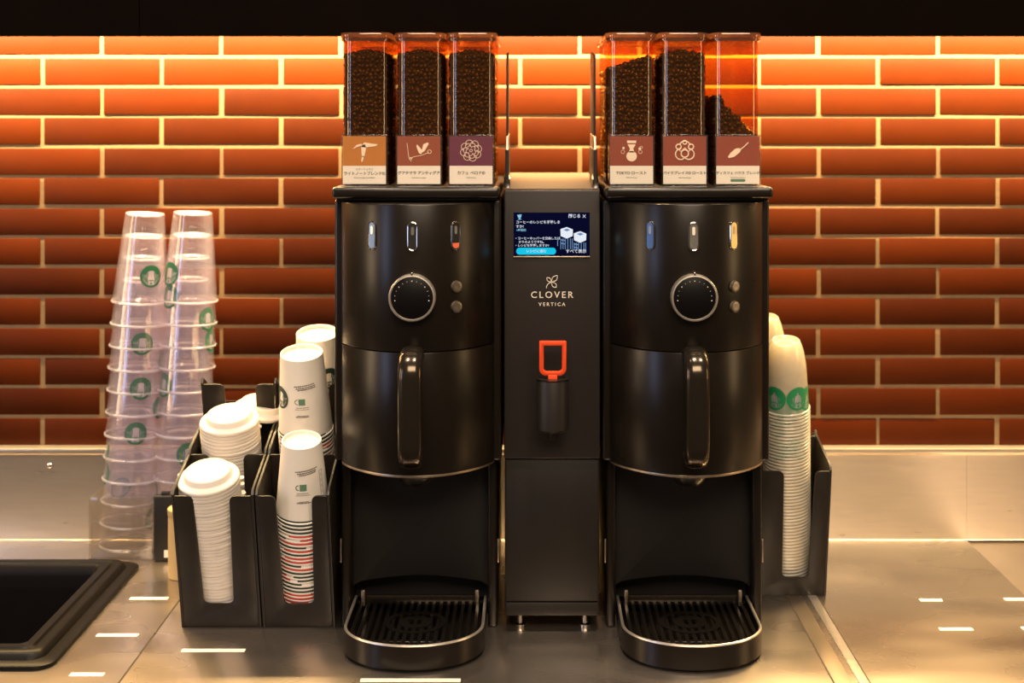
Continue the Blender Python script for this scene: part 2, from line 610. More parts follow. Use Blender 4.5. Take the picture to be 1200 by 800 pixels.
def stadium(w, h, n=10):
    r = w / 2
    pts = [(r * math.cos(a), h / 2 - r + r * math.sin(a)) for a in [PI * i / n for i in range(n + 1)]]
    pts += [(r * math.cos(a), -h / 2 + r + r * math.sin(a)) for a in [PI + PI * i / n for i in range(n + 1)]]
    return pts


TRAY_W = 0.109


def tray_outline(inset=0.0, n=36):
    w, d = TRAY_W - inset, 0.093 - inset
    pts = [(w, 0.058)]
    for i in range(n + 1):
        a = PI * i / n
        c, s = math.cos(a), math.sin(a)
        e = 2 / 2.06
        pts.append((w * math.copysign(abs(c) ** e, c), -0.068 - d * abs(s) ** e))
    pts.append((-w, 0.058))
    return pts


def tray_front(x):
    w, d = TRAY_W - 0.006, 0.093 - 0.006
    t = min(1, abs(x) / w)
    return -0.068 - d * (1 - t ** 2.06) ** (1 / 2.06)


def ypart(name, bm, m, par, x, z, out=0.0):
    """a piece standing on the curved front, built facing -y around its own origin"""
    return obj(name, bm, m, par, (x, -bulge(x) - out, z), (0, 0, on_bulge(x)))


def make_brewer(x, label, windows):
    R = thing('coffee_brewer', label, 'coffee machine', (x, 2.2, 0), 'twin coffee brewers')
    b = N_(); box(b, -0.1345, 0.1345, 0, 0.40, 0.278, 0.700, 0.005, 3); obj('housing', b, 'body', R)
    b = N_(); zprism(b, bulge_outline(), 0.4700, 0.6970, 0.0018); obj('control_panel', b, 'body', R)
    b = N_(); zprism(b, bulge_outline(), 0.2800, 0.4688, 0.0012); door = obj('brew_door', b, 'body', R)
    b = N_(); zprism(b, bulge_outline(-0.0005), 0.2765, 0.2805, 0.0008); obj('door_edge', b, 'worn_steel', door)
    b = N_(); box(b, -0.133, 0.133, -0.045, 0.40, 0.7035, 0.7215, 0.006, 4); obj('top_plate', b, 'body', R)
    b = N_(); box(b, -0.128, 0.128, -0.02, 0.39, 0.699, 0.705); obj('top_gasket', b, 'black', R)
    # handle: bent bar
    path = []
    for i in range(8):
        a = PI / 2 * i / 7
        path.append((0, -0.118 - 0.030 * math.sin(a), 0.4385 + 0.030 * math.cos(a)))
    path = [(0, -0.080, 0.4685)] + path + [(0, -0.148, 0.38)]
    lo = []
    for i in range(8):
        a = PI / 2 * i / 7
        lo.append((0, -0.118 - 0.030 * math.cos(a), 0.335 - 0.026 * math.sin(a)))
    path += lo + [(0, -0.080, 0.309)]
    sec = [(0.0185 * math.copysign(abs(math.cos(t)) ** 0.8, math.cos(t)), 0.0125 * math.copysign(abs(math.sin(t)) ** 0.8, math.sin(t))) for t in [2 * PI * k / 20 for k in range(20)]]
    b = N_(); sweep(b, path, lambda i: sec); obj('handle', b, 'handle', door, angle=60)
    # spout
    b = N_(); lathe(b, [(0.0, 0.2525), (0.018, 0.2525), (0.022, 0.256), (0.034, 0.272), (0.036, 0.279)], 28, Matrix.Translation((0, -0.042, 0))); obj('spout', b, 'body', R)
    # lower column: two wings, back plate with arched foot, dark core
    for s in (-1, 1):
        b = N_(); box(b, min(s * 0.112, s * 0.127), max(s * 0.112, s * 0.127), 0.028, 0.38, 0.0, 0.279, 0.004, 3); obj('side_wing', b, 'body', R)
    b = N_()
    arch = [(0.1135, 0.0)] if False else []
    pts = [(-0.1135, 0.279), (-0.1135, 0.055)] + [(-0.100 + 0.200 * i / 16, 0.064 + 0.010 * math.sin(PI * i / 16)) for i in range(17)] + [(0.1135, 0.055), (0.1135, 0.279)]
    yprism(b, pts, 0.062, 0.072, 0.001); obj('back_plate', b, 'matte', R)
    b = N_(); box(b, -0.113, 0.113, 0.10, 0.38, 0.0, 0.279); obj('column_core', b, 'black', R)
    # drip tray
    T = obj('drip_tray', zprism(N_(), tray_outline(0.003), 0.004, 0.016), 'body', R)
    b = N_()
    o1, o2 = tray_outline(0), tray_outline(0.0045)
    n = len(o1)
    zs = [(o1, 0.006, 0), (o1, 0.040, 0), (o2, 0.040, 0), (o2, 0.010, 0)]
    rings = [[b.verts.new((p[0], p[1], z)) for p in ol] for ol, z, _ in zs]
    for A, C in zip(rings, rings[1:]):
        for i in range(n):
            b.faces.new((A[i], A[(i + 1) % n], C[(i + 1) % n], C[i]))
    obj('tray_wall', b, 'body', T)
    mid = tray_outline(0.0022)
    b = N_(); flat_sweep(b, [(p[0], p[1], 0.0402) for p in mid], 0.0024, 8); obj('rim', b, 'satin', T)
    b = N_(); zprism(b, tray_outline(0.010), 0.0, 0.0045); obj('foot_pad', b, 'black', T)
    for k in range(17):
        bx = (k - 8) * 0.0119
        yf = tray_front(bx)
        b = N_()
        box(b, bx - 0.0032, bx + 0.0032, yf, 0.050, 0.0335, 0.0375, 0.0008, 1)
        obj('grate_bar', b, 'gloss_black', T)
    for yy in (-0.128, 0.047):
        ww = 0.104 if yy > -0.1 else 0.070
        b = N_(); box(b, -ww, ww, yy - 0.004, yy + 0.004, 0.0325, 0.0372, 0.0008, 1); obj('cross_bar', b, 'gloss_black', T)
    b = N_(); lathe(b, [(0.040, 0.035), (0.040, 0.0384), (0.0485, 0.0384), (0.0485, 0.035)], 40, Matrix.Translation((0, -0.052, 0)), True); obj('grate_ring', b, 'gloss_black', T)
    b = N_(); lathe(b, [(0.0125, 0.030), (0.0125, 0.0386), (0.026, 0.0386), (0.026, 0.034)], 36, Matrix.Translation((0, -0.052, 0)), True); obj('grate_ring', b, 'gloss_black', T)
    b = N_(); box(b, -0.094, 0.094, 0.052, 0.058, 0.028, 0.0445, 0.001); obj('back_rail', b, 'handle', T)
    for s in (-1, 1):
        b = N_(); box(b, s * 0.0935 - 0.003, s * 0.0935 + 0.003, 0.040, 0.046, 0.030, 0.056, 0.001); obj('tray_latch', b, 'worn_steel', T)
        b = N_(); box(b, s * 0.1285 - 0.0012, s * 0.1285 + 0.0012, 0.030, 0.034, 0.105, 0.143, 0.0004); obj('side_pin', b, 'worn_steel', R)
    # three oval level windows
    for (wx, (wm, lowm, mark)) in zip((-0.065, 0.0, 0.065), windows):
        b = N_()
        st = stadium(0.0140, 0.0430)
        flat_sweep(b, [(p[0], 0, p[1]) for p in st], 0.0014, 8, True)
        W = ypart('level_window', b, 'chrome', R, wx, 0.648, 0.0012)
        b = N_(); yprism(b, stadium(0.0130, 0.0420), -0.0004, 0.003); obj('window_pane', b, wm, W)
        b = N_(); yprism(b, stadium(0.0046, 0.0130), -0.0010, 0.0), obj('window_mark', b, mark, W, (0, 0, 0.0085))
        if lowm:
            b = N_(); yprism(b, [(p[0], min(p[1], -0.0115)) for p in stadium(0.0115, 0.0395)], -0.0012, 0.0); obj('window_fill', b, lowm, W)
    # dial
    b = N_()
    rot = Matrix.Rotation(PI / 2, 4, 'X')
    lathe(b, [(0.0, 0.0145), (0.0305, 0.0145), (0.0322, 0.0135)], 56, rot)
    D = ypart('dial', b, 'dial', R, 0.0, 0.555, 0.0)
    b = N_(); lathe(b, [(0.0345, -0.004), (0.0362, 0.000), (0.0362, 0.0125), (0.0350, 0.0155), (0.0330, 0.0158), (0.0320, 0.0138)], 56, rot); obj('dial_ring', b, 'satin', D)
    b = N_()
    for k in range(13):
        a = math.radians(-8 + 196 * k / 12)
        sz = 0.0004 + 0.0003 * (k % 3 == 0)
        box(b, 0.0262 * math.cos(a) - sz, 0.0262 * math.cos(a) + sz, -0.0149, -0.0143, 0.0262 * math.sin(a) - sz, 0.0262 * math.sin(a) + sz)
    obj('tick_marks', b, 'logo', D)
    b = N_(); box(b, -0.0014, 0.0014, -0.0158, 0.0, 0.0345, 0.0395, 0.0005); obj('pointer', b, 'chrome', D)
    for z in (0.5685, 0.5372):
        b = N_(); lathe(b, [(0.0, 0.0046), (0.004, 0.0040), (0.0072, 0.0046), (0.0088, 0.0040), (0.0096, 0.0)], 28, rot); ypart('push_button', b, 'button_metal', R, 0.0655, z, 0.0)
    return R


make_brewer(-0.179, 'black coffee brewer with tall handle beside the stacked paper cups', (('w_blue', None, 'w_grey'), ('black', None, 'w_grey'), ('matte', 'w_red', 'w_grey')))
make_brewer(0.253, 'black coffee brewer with tall handle beside the clear plastic cup holder', (('w_blue', None, 'w_grey'), ('w_grey', 'w_grey', 'logo'), ('w_gold', None, 'beige')))

# ================================================================== CENTRE TOWER
TX = 0.0371
tw = thing('water_tower', 'charcoal control tower with lit screen and red tap between two brewers', 'coffee machine', (TX, 2.2, 0))
HWT = 0.0775
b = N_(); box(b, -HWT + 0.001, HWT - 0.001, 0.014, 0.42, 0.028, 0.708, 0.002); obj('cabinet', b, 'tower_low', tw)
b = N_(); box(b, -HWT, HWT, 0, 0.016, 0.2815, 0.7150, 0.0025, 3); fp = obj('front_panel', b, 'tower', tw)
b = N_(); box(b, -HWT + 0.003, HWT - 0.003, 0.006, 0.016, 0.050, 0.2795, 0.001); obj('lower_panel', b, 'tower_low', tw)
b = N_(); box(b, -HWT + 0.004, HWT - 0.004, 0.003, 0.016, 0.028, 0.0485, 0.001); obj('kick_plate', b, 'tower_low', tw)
b = N_(); xprism(b, [(0.004, 0.7085), (0.42, 0.7085), (0.42, 0.728), (0.30, 0.726), (0.004, 0.7165)], -HWT + 0.0005, HWT - 0.0005, 0.001); obj('top_cover', b, 'tower_top', tw)
for sx in (-0.052, 0.054):
    for yy in (0.03, 0.38):
        b = N_(); lathe(b, [(0.0, 0.030), (0.0045, 0.030), (0.0045, 0.008), (0.009, 0.006), (0.009, 0.0), (0.0, 0.0)], 20, Matrix.Translation((sx, yy, 0))); obj('foot', b, 'chrome', tw)
# screen
SX0, SX1, SZ0, SZ1 = -0.0620, 0.0606, 0.6085, 0.6785
b = N_(); box(b, SX0, SX1, -0.0006, 0.004, SZ0, SZ1); scr = obj('screen', b, 'screen', tw)
b = N_(); box(b, SX0 - 0.0005, SX1 + 0.0005, -0.0022, 0.0, SZ0 - 0.0030, SZ0 - 0.0002, 0.0005); obj('screen_edge_glint', b, 'worn_steel', tw)  # pale strip stands in for the highlight along the screen's bottom edge
scx, scz = (SX0 + SX1) / 2, (SZ0 + SZ1) / 2
SWp = (SX1 - SX0) / 1024.0          # screen layout unit


def sp(u, v):
    """screen units: u 0..1024 rightwards, v 0..570 downwards -> local x, z"""
    return SX0 + u * SWp, SZ1 - v * (SZ1 - SZ0) / 570.0


def stext(s, u, v, hgt, m='s_white', align='LEFT', off=0.0):
    x, z = sp(u, v)
    text('screen_text', s, hgt * SWp, m, scr, (x, -0.0008, z), align=align, offset=off)


def sshape(name, pts, m, lift=0.0):
    b = N_()
    yprism(b, [sp(*p) for p in pts], -0.0009 - lift, -0.0006)
    return obj(name, b, m, scr)


stext('コーヒーのレシピを変更しま', 30, 128, 46, off=0.00004)
stext('すか?', 30, 185, 46, off=0.00004)
stext('1時間前', 36, 232, 38, 's_pale', off=0.00004)
stext('・コーヒーホッパーを交換したば', 12, 340, 41, off=0.00004)
stext('かりのようですね。', 66, 388, 41, off=0.00004)
stext('・レシピを変更しますか?', 12, 434, 41, off=0.00004)
stext('閉じる', 735, 48, 56, off=0.00008)
stext('すべて表示', 700, 510, 56, off=0.00008)
for s in (-1, 1):
    sshape('close_mark', [(930, 48 - 20 * s - 4), (970, 48 + 20 * s - 4), (970, 48 + 20 * s + 4), (930, 48 - 20 * s + 4)], 's_white', 0.0001 * (s + 1))
sshape('button', rounded_rect(36, 570, 462, 552, 44, 8), 's_cyan')
x, z = sp(305, 507)
text('screen_text', 'レシピに進む', 46 * SWp, 's_white', scr, (x, -0.0011, z), align='CENTER')
# little cup pictogram and the two hopper pictograms
sshape('pictogram', [(48, 30), (108, 24), (100, 66), (62, 70)], 's_pale')
sshape('pictogram', [(70, 72), (92, 70), (92, 84), (112, 92), (52, 92), (70, 84)], 's_pale')
for ox, oy in ((630, 190), (810, 245)):
    sshape('pictogram', [(ox, oy + 28), (ox + 85, oy), (ox + 168, oy + 32), (ox + 165, oy + 118), (ox + 85, oy + 152), (ox + 4, oy + 118)], 's_white')
    sshape('pictogram', [(ox + 40, oy + 36), (ox + 88, oy + 18), (ox + 132, oy + 38), (ox + 86, oy + 58)], 's_blue', 0.0002)
    for lx in (0, 30, 60, 95, 130, 155):
        sshape('pictogram', [(ox + lx, oy + 150), (ox + lx + 9, oy + 150), (ox + lx + 9, oy + 290 - (oy - 190)), (ox + lx, oy + 290 - (oy - 190))], 's_blue')
    for lz in (190, 235):
        sshape('pictogram', [(ox + 8, oy + lz - 30), (ox + 62, oy + lz - 20), (ox + 62, oy + lz - 6), (ox + 8, oy + lz - 16)], 's_blue', 0.0001)
sshape('pictogram', [(588, 320), (597, 320), (597, 440), (588, 440)], 's_blue')
# clover emblem and name
LZ = 0.565


def leaf(cx, cz, ang, ln, wd):
    pts = []
    for i in range(11):
        t = i / 10
        pts.append((t * ln, wd * math.sin(PI * t) * (0.7 + 0.5 * t)))
    for i in range(9, 0, -1):
        t = i / 10
        pts.append((t * ln, -wd * math.sin(PI * t) * (0.7 + 0.5 * t)))
    c, s = math.cos(ang), math.sin(ang)
    return [(cx + p[0] * c - p[1] * s, -0.0006, cz + p[0] * s + p[1] * c) for p in pts]


ex, ez = -0.0011, LZ + 0.0012
for a, ln, wd in ((48, 0.0142, 0.0038), (-46, 0.0115, 0.0034), (135, 0.0105, 0.0028)):
    b = N_(); flat_sweep(b, leaf(ex, ez, math.radians(a), ln, wd), 0.00062, 6, True); obj('emblem_leaf', b, 'logo', fp)
b = N_(); flat_sweep(b, [(ex - 0.0008 - 0.0072 * math.sin(a), -0.0006, ez - 0.0008 - 0.0088 * (1 - math.cos(a))) for a in [PI / 2 * i / 8 for i in range(9)]], 0.00062, 6); obj('emblem_stem', b, 'logo', fp)
text('lettering', 'CLOVER', 0.0148, 'logo', fp, (-0.0002, -0.0004, 0.5455), spacing=1.36, offset=0.00010)
text('lettering', 'VERTICA', 0.0079, 'logo', fp, (-0.0002, -0.0004, 0.5305), spacing=1.50, offset=0.00010)
# tap: red lever loop and spout barrel
tap = obj('tap', lathe(N_(), [(0.0, 0.3270), (0.007, 0.3270), (0.0075, 0.3320), (0.020, 0.3350), (0.0252, 0.3400), (0.0255, 0.4160), (0.0245, 0.4185), (0.0, 0.4185)], 40, Matrix.Translation((0.0003, -0.040, 0))), 'tower', tw)
b = N_(); box(b, -0.011, 0.0115, -0.035, 0.002, 0.345, 0.412, 0.003); obj('tap_arm', b, 'tower', tap)
b = N_(); lathe(b, [(0.0, 0.3225), (0.0055, 0.3225), (0.006, 0.328), (0.0, 0.328)], 20, Matrix.Translation((0.0003, -0.040, 0))); obj('nozzle', b, 'handle', tap)
b = N_(); lathe(b, [(0.0215, 0.4170), (0.0258, 0.4170), (0.0258, 0.4192), (0.0215, 0.4192)], 40, Matrix.Translation((0.0003, -0.040, 0)), True); obj('barrel_rim', b, 'handle', tap)
lev = []
lw, lt, lb, rr = 0.0215, 0.4795, 0.4235, 0.011
lev += [(-lw, lt), (lw, lt)]
lev += [(lw - rr + rr * math.cos(a), lb + rr - rr * math.sin(a)) for a in [PI / 2 * i / 6 for i in range(7)]]
lev += [(-lw + rr - rr * math.sin(a), lb + rr - rr * math.cos(a)) for a in [PI / 2 * i / 6 for i in range(7)]]
inner = []
k = 0.0072
inner += [(-lw + k, lt - k), (lw - k, lt - k)]
r2 = 0.0055
inner += [(lw - k - r2 + r2 * math.cos(a), lb + k + r2 - r2 * math.sin(a)) for a in [PI / 2 * i / 6 for i in range(7)]]
inner += [(-lw + k + r2 - r2 * math.sin(a), lb + k + r2 - r2 * math.cos(a)) for a in [PI / 2 * i / 6 for i in range(7)]]
b = N_()


def lp(x, z, d):
    return Vector((x + 0.0003, -0.040 - (z - 0.42) * 0.16 + d, z))


n = len(lev)
A = [b.verts.new(lp(x, z, -0.005)) for x, z in lev]
B_ = [b.verts.new(lp(x, z, -0.005)) for x, z in inner]
C_ = [b.verts.new(lp(x, z, 0.005)) for x, z in lev]
D_ = [b.verts.new(lp(x, z, 0.005)) for x, z in inner]
for i in range(n):
    j = (i + 1) % n
    b.faces.new((A[i], A[j], B_[j], B_[i])); b.faces.new((C_[j], C_[i], D_[i], D_[j]))
    b.faces.new((A[j], A[i], C_[i], C_[j])); b.faces.new((B_[i], B_[j], D_[j], D_[i]))
bmesh.ops.recalc_face_normals(b, faces=b.faces[:])
sharp = [e for e in b.edges if e.calc_face_angle(0) > 0.7]
bmesh.ops.bevel(b, geom=sharp, offset=0.0016, segments=2, profile=0.5, affect='EDGES')
obj('lever_loop', b, 'red', tap)
b = N_(); box(b, -0.007, 0.0076, -0.046, -0.034, 0.4165, 0.426, 0.001); obj('lever_stem', b, 'red', tap)
# dark guard plates standing on the back of the tower beside the hoppers
for x, lab in ((-0.0362, 'thin dark guard plate next to the purple-carded hopper'), (0.1085, 'thin dark guard plate next to the hopper with the flask card')):
    g = thing('guard_plate', lab, 'plate', (x, 2.23, 0.717), 'guard plates between the hoppers')
    b = N_(); xprism(b, [(0.0, 0.004), (0.16, 0.004), (0.16, 0.066), (0.0, 0.062)], -0.0028, 0.0028, 0.0006); obj('lower_plate', b, 'black', g)
    b = N_(); xprism(b, [(0.02, 0.080), (0.16, 0.084), (0.16, 0.224), (0.13, 0.228), (0.02, 0.218)], -0.0014, 0.0014, 0.0005); obj('upper_plate', b, 'black', g)
    b = N_(); xprism(b, [(0.01, 0.060), (0.15, 0.064), (0.15, 0.088), (0.02, 0.084)], -0.0020, 0.0020, 0.0005); obj('glint_clip', b, 'worn_steel', g)  # pale piece stands in for the glint that breaks the dark plate
    b = N_(); xprism(b, [(-0.012, 0.0), (0.05, 0.0), (0.05, 0.014), (0.030, 0.022), (-0.004, 0.012)], -0.0050, 0.0050, 0.001); obj('foot_bracket', b, 'body', g)

# ================================================================== BEAN HOPPERS
CW, CD, CR = 0.0370, 0.290, 0.020


def rr_xy(w, y0, y1, r):
    return rounded_rect(-w, w, y0, y1, r, 6)


b = N_()
ring0 = rr_xy(CW, 0.0, CD, CR)
zs = [0.0, 0.002, 0.2395]
rings = [[b.verts.new((x, y, z)) for x, y in ring0] for z in zs]
for A, C in zip(rings, rings[1:]):
    for i in range(len(A)):
        b.faces.new((A[i], A[(i + 1) % len(A)], C[(i + 1) % len(A)], C[i]))
b.faces.new(list(reversed(rings[0])))
hop_body = to_mesh('jar', b, 'amber')
b = N_(); zprism(b, rr_xy(0.0418, -0.004, CD + 0.004, 0.022), 0.2385, 0.2470, 0.002, 2); hop_lid = to_mesh('lid', b, 'amber_lid')
b = N_()
for z0, z1, w in ((0.2375, 0.2345, 0.0405), (0.2345, 0.2330, 0.0388)):
    zprism(b, rr_xy(w, -0.0028, CD + 0.0028, 0.02), z1, z0)
hop_rim = to_mesh('lid_rim', b, 'amber_lid')
b = N_(); zprism(b, rr_xy(0.0340, 0.003, CD - 0.003, 0.016), 0.2240, 0.2330); hop_plug = to_mesh('lid_plug', b, 'amber_pale')
b = N_()
box(b, -0.0368, 0.0368, -0.0125, -0.0105, 0.0, 0.0825, 0.0005)
for s in (-1, 1):
    box(b, s * 0.0360 - 0.0008, s * 0.0360 + 0.0008, -0.0105, 0.004, 0.0, 0.0825)
hop_hold = to_mesh('label_holder', b, 'acrylic')
b = N_(); box(b, -0.0345, 0.0345, -0.0100, -0.0092, 0.0035, 0.0325); card_low = to_mesh('card_base', b, 'card_cream')


def bean_pile(top_fn, count_scale=1.0):
    """dark mass plus loose beans against the walls; top_fn(x) = height"""
    b = N_()
    n = 12
    top = [(-0.0335 + 0.067 * i / n) for i in range(n + 1)]
    yprism(b, [(-0.0335, 0.003)] + [(0.0335, 0.003)] + [(x, top_fn(x)) for x in reversed(top)], 0.0075, CD - 0.0075)
    core = b
    proto = bmesh.new()
    bmesh.ops.create_icosphere(proto, subdivisions=1, radius=1)
    pv = [v.co.copy() for v in proto.verts]
    pf = [[v.index for v in f.verts] for f in proto.faces]
    proto.free()
    rnd = random.Random(5)
    V, F = [], []

    def bean(p, q):
        s = rnd.uniform(0.85, 1.15)
        base = len(V)
        for c in pv:
            z = c.z
            V.append(p + q @ Vector((c.x * 0.0062 * s, c.y * 0.0046 * s, z * 0.0034 * s)))
        F.extend([[base + i for i in f] for f in pf])

    def rq():
        return Quaternion((rnd.gauss(0, 1), rnd.gauss(0, 1), rnd.gauss(0, 1), rnd.gauss(0, 1))).normalized()
    step = 0.0072
    z = 0.006
    while z < 0.23:
        for k in range(10):
            x = -0.031 + 0.062 * k / 9 + rnd.uniform(-0.002, 0.002)
            if z < top_fn(x):
                bean(Vector((x, 0.0068 + rnd.uniform(-0.001, 0.002) + (0.006 * (abs(x) / 0.031) ** 6), z + rnd.uniform(-0.002, 0.002))), rq())
        for s in (-1, 1):
            for k in range(26):
                y = 0.016 + 0.258 * k / 25 + rnd.uniform(-0.002, 0.002)
                if z < top_fn(s * 0.031):
                    bean(Vector((s * 0.0308 + rnd.uniform(-0.0015, 0.001) * s, y, z + rnd.uniform(-0.002, 0.002))), rq())
        z += step
    for k in range(12):
        for j in range(24):
            x = -0.031 + 0.062 * k / 11
            y = 0.012 + 0.264 * j / 23
            bean(Vector((x + rnd.uniform(-0.002, 0.002), y + rnd.uniform(-0.002, 0.002), top_fn(x) + rnd.uniform(0, 0.003))), rq())
    me_core = to_mesh('bean_mass', core, 'bean_core')
    me_b = bpy.data.meshes.new('beans')
    me_b.from_pydata([tuple(v) for v in V], [], F)
    for p in me_b.polygons:
        p.use_smooth = True
    me_b.materials.append(M['bean'])
    return me_core, me_b


full = bean_pile(lambda x: 0.214 - 0.15 * abs(x))
mid = bean_pile(lambda x: 0.196 + 0.30 * x)
low = bean_pile(lambda x: 0.140 - 0.95 * (x + 0.0335) if x > -0.02 else 0.140)


def strokes(par, lines, r=0.0004, m='cream'):
    b = N_()
    for ln in lines:
        if len(ln) > 1:
            flat_sweep(b, [(p[0], -0.0103, p[1]) for p in ln], r, 5)
    return obj('illustration', b, m, par)


def blob(par, polys, m='cream'):
    b = N_()
    for pl in polys:
        yprism(b, pl, -0.0106, -0.0099)
    return obj('illustration', b, m, par)


def circ(cx, cz, r, n=16, a0=0, a1=360):
    return [(cx + r * math.cos(math.radians(a0 + (a1 - a0) * i / n)), cz + r * math.sin(math.radians(a0 + (a1 - a0) * i / n))) for i in range(n + 1)]


CZ = 0.057          # centre of the picture half of a card


def ill_bird(p):
    blob(p, [[(-0.004, CZ - 0.010), (0.0, CZ - 0.011), (0.003, CZ + 0.004), (0.001, CZ + 0.010), (-0.005, CZ + 0.008)],
             [(-0.005, CZ + 0.006), (0.002, CZ + 0.005), (0.018, CZ + 0.007), (0.022, CZ + 0.010), (0.012, CZ + 0.011), (0.0, CZ + 0.013)],
             [(-0.019, CZ + 0.002), (-0.012, CZ + 0.009), (-0.004, CZ + 0.011), (-0.004, CZ + 0.008), (-0.011, CZ + 0.006)],
             [(-0.005, CZ - 0.018), (-0.003, CZ - 0.018), (0.0, CZ - 0.009), (-0.004, CZ - 0.009)]])


def ill_branch(p):
    strokes(p, [[(-0.016, CZ - 0.014), (-0.008, CZ - 0.010), (0.004, CZ - 0.008), (0.016, CZ - 0.003)], [(-0.019, CZ + 0.012), (-0.016, CZ - 0.012)],
                [(-0.012, CZ - 0.018), (-0.015, CZ - 0.013)], circ(0.017, CZ - 0.002, 0.003), circ(-0.013, CZ - 0.013, 0.002)], 0.0005)
    blob(p, [[(0.000, CZ - 0.004), (0.004, CZ - 0.006), (0.005, CZ + 0.001), (-0.003, CZ + 0.010), (-0.004, CZ + 0.007)],
             [(0.004, CZ - 0.004), (0.009, CZ - 0.001), (0.016, CZ + 0.011), (0.014, CZ + 0.013), (0.007, CZ + 0.010)]])


def ill_rose(p):
    ls = []
    for r, k in ((0.0115, 8), (0.0082, 7), (0.005, 5)):
        for i in range(k):
            a = 360 * i / k + r * 9000
            cx, cz = r * math.cos(math.radians(a)), r * math.sin(math.radians(a))
            ls.append(circ(cx, CZ + cz, r * 0.42 + 0.001, 10, a - 110, a + 110))
    ls.append(circ(0, CZ, 0.0022, 10))
    strokes(p, ls, 0.00048)


def ill_flask(p):
    blob(p, [[(-0.0075, CZ + 0.016), (0.0075, CZ + 0.016), (0.0070, CZ + 0.012), (-0.0070, CZ + 0.012)],
             [(-0.0066, CZ + 0.010), (0.0066, CZ + 0.010), (0.0026, CZ + 0.003), (-0.0026, CZ + 0.003)],
             [(-0.0026, CZ + 0.003), (0.0026, CZ + 0.003), (0.0044, CZ - 0.003), (-0.0044, CZ - 0.003)],
             circ(0, CZ - 0.009, 0.0084, 20)[:-1], circ(-0.013, CZ + 0.004, 0.0020, 8)[:-1], circ(0.013, CZ + 0.003, 0.0022, 8)[:-1]])
    strokes(p, [circ(-0.014, CZ - 0.002, 0.003, 8), circ(0.014, CZ - 0.002, 0.003, 8), circ(0.0155, CZ + 0.005, 0.002, 6)], 0.0004)


def ill_crown(p):
    ls = [circ(-0.0065, CZ - 0.006, 0.0085, 14, 90, 330), circ(0.0065, CZ - 0.006, 0.0085, 14, -150, 90), circ(0, CZ + 0.006, 0.009, 12, 20, 160),
          circ(-0.010, CZ + 0.006, 0.0042, 12), circ(0.010, CZ + 0.006, 0.0042, 12), circ(0, CZ + 0.013, 0.0032, 10),
          [(-0.011, CZ + 0.003), (-0.006, CZ - 0.002), (0, CZ + 0.004), (0.006, CZ - 0.002), (0.011, CZ + 0.003)], circ(0, CZ - 0.005, 0.006, 14), [(-0.010, CZ - 0.013), (0.010, CZ - 0.013)]]
    strokes(p, ls, 0.0011)


def ill_scoop(p):
    blob(p, [[(-0.014, CZ - 0.012), (-0.006, CZ - 0.010), (0.003, CZ - 0.003), (0.005, CZ + 0.001), (0.002, CZ + 0.004), (-0.004, CZ + 0.003), (-0.012, CZ - 0.004), (-0.016, CZ - 0.010)]])
    strokes(p, [[(0.003, CZ + 0.001), (0.010, CZ + 0.006), (0.017, CZ + 0.013)]], 0.0009)


card_mats = {}
for nm, c in (('orange', (0.54, 0.19, 0.022)), ('rust', (0.30, 0.062, 0.020)), ('plum', (0.135, 0.012, 0.050)), ('brown_red', (0.28, 0.045, 0.017))):
    M['card_' + nm] = pmat('card_' + nm, c, 0.5, var=0.04)

HOPS = [
    (-0.2640, 'orange', 'ライトノートブレンド®', 'スターバックス', 'Starbucks Light Note Blend', ill_bird, full, 'amber bean hopper with orange bird label card', 0.0062),
    (-0.1766, 'rust', 'グアテマラ アンティグア', None, 'Guatemala Antigua', ill_branch, full, 'amber bean hopper with rust label card showing a branch', 0.0060),
    (-0.0930, 'plum', 'カフェ ベロナ®', None, 'Caffè Verona', ill_rose, full, 'amber bean hopper with purple rose label card', 0.0064),
    (0.1643, 'brown_red', 'TOKYO ロースト', None, 'TOKYO Roast', ill_flask, mid, 'amber bean hopper with red-brown label card showing a flask', 0.0064),
    (0.2495, 'brown_red', 'パイクプレイス® ロースト', None, 'Pike Place Roast', ill_crown, full, 'amber bean hopper with red-brown label card showing a crown', 0.0058),
    (0.3346, 'brown_red', 'ディカフェ ハウス ブレンド', None, 'Decaf House Blend', ill_scoop, low, 'nearly empty amber bean hopper with scoop label card', 0.0056),
]
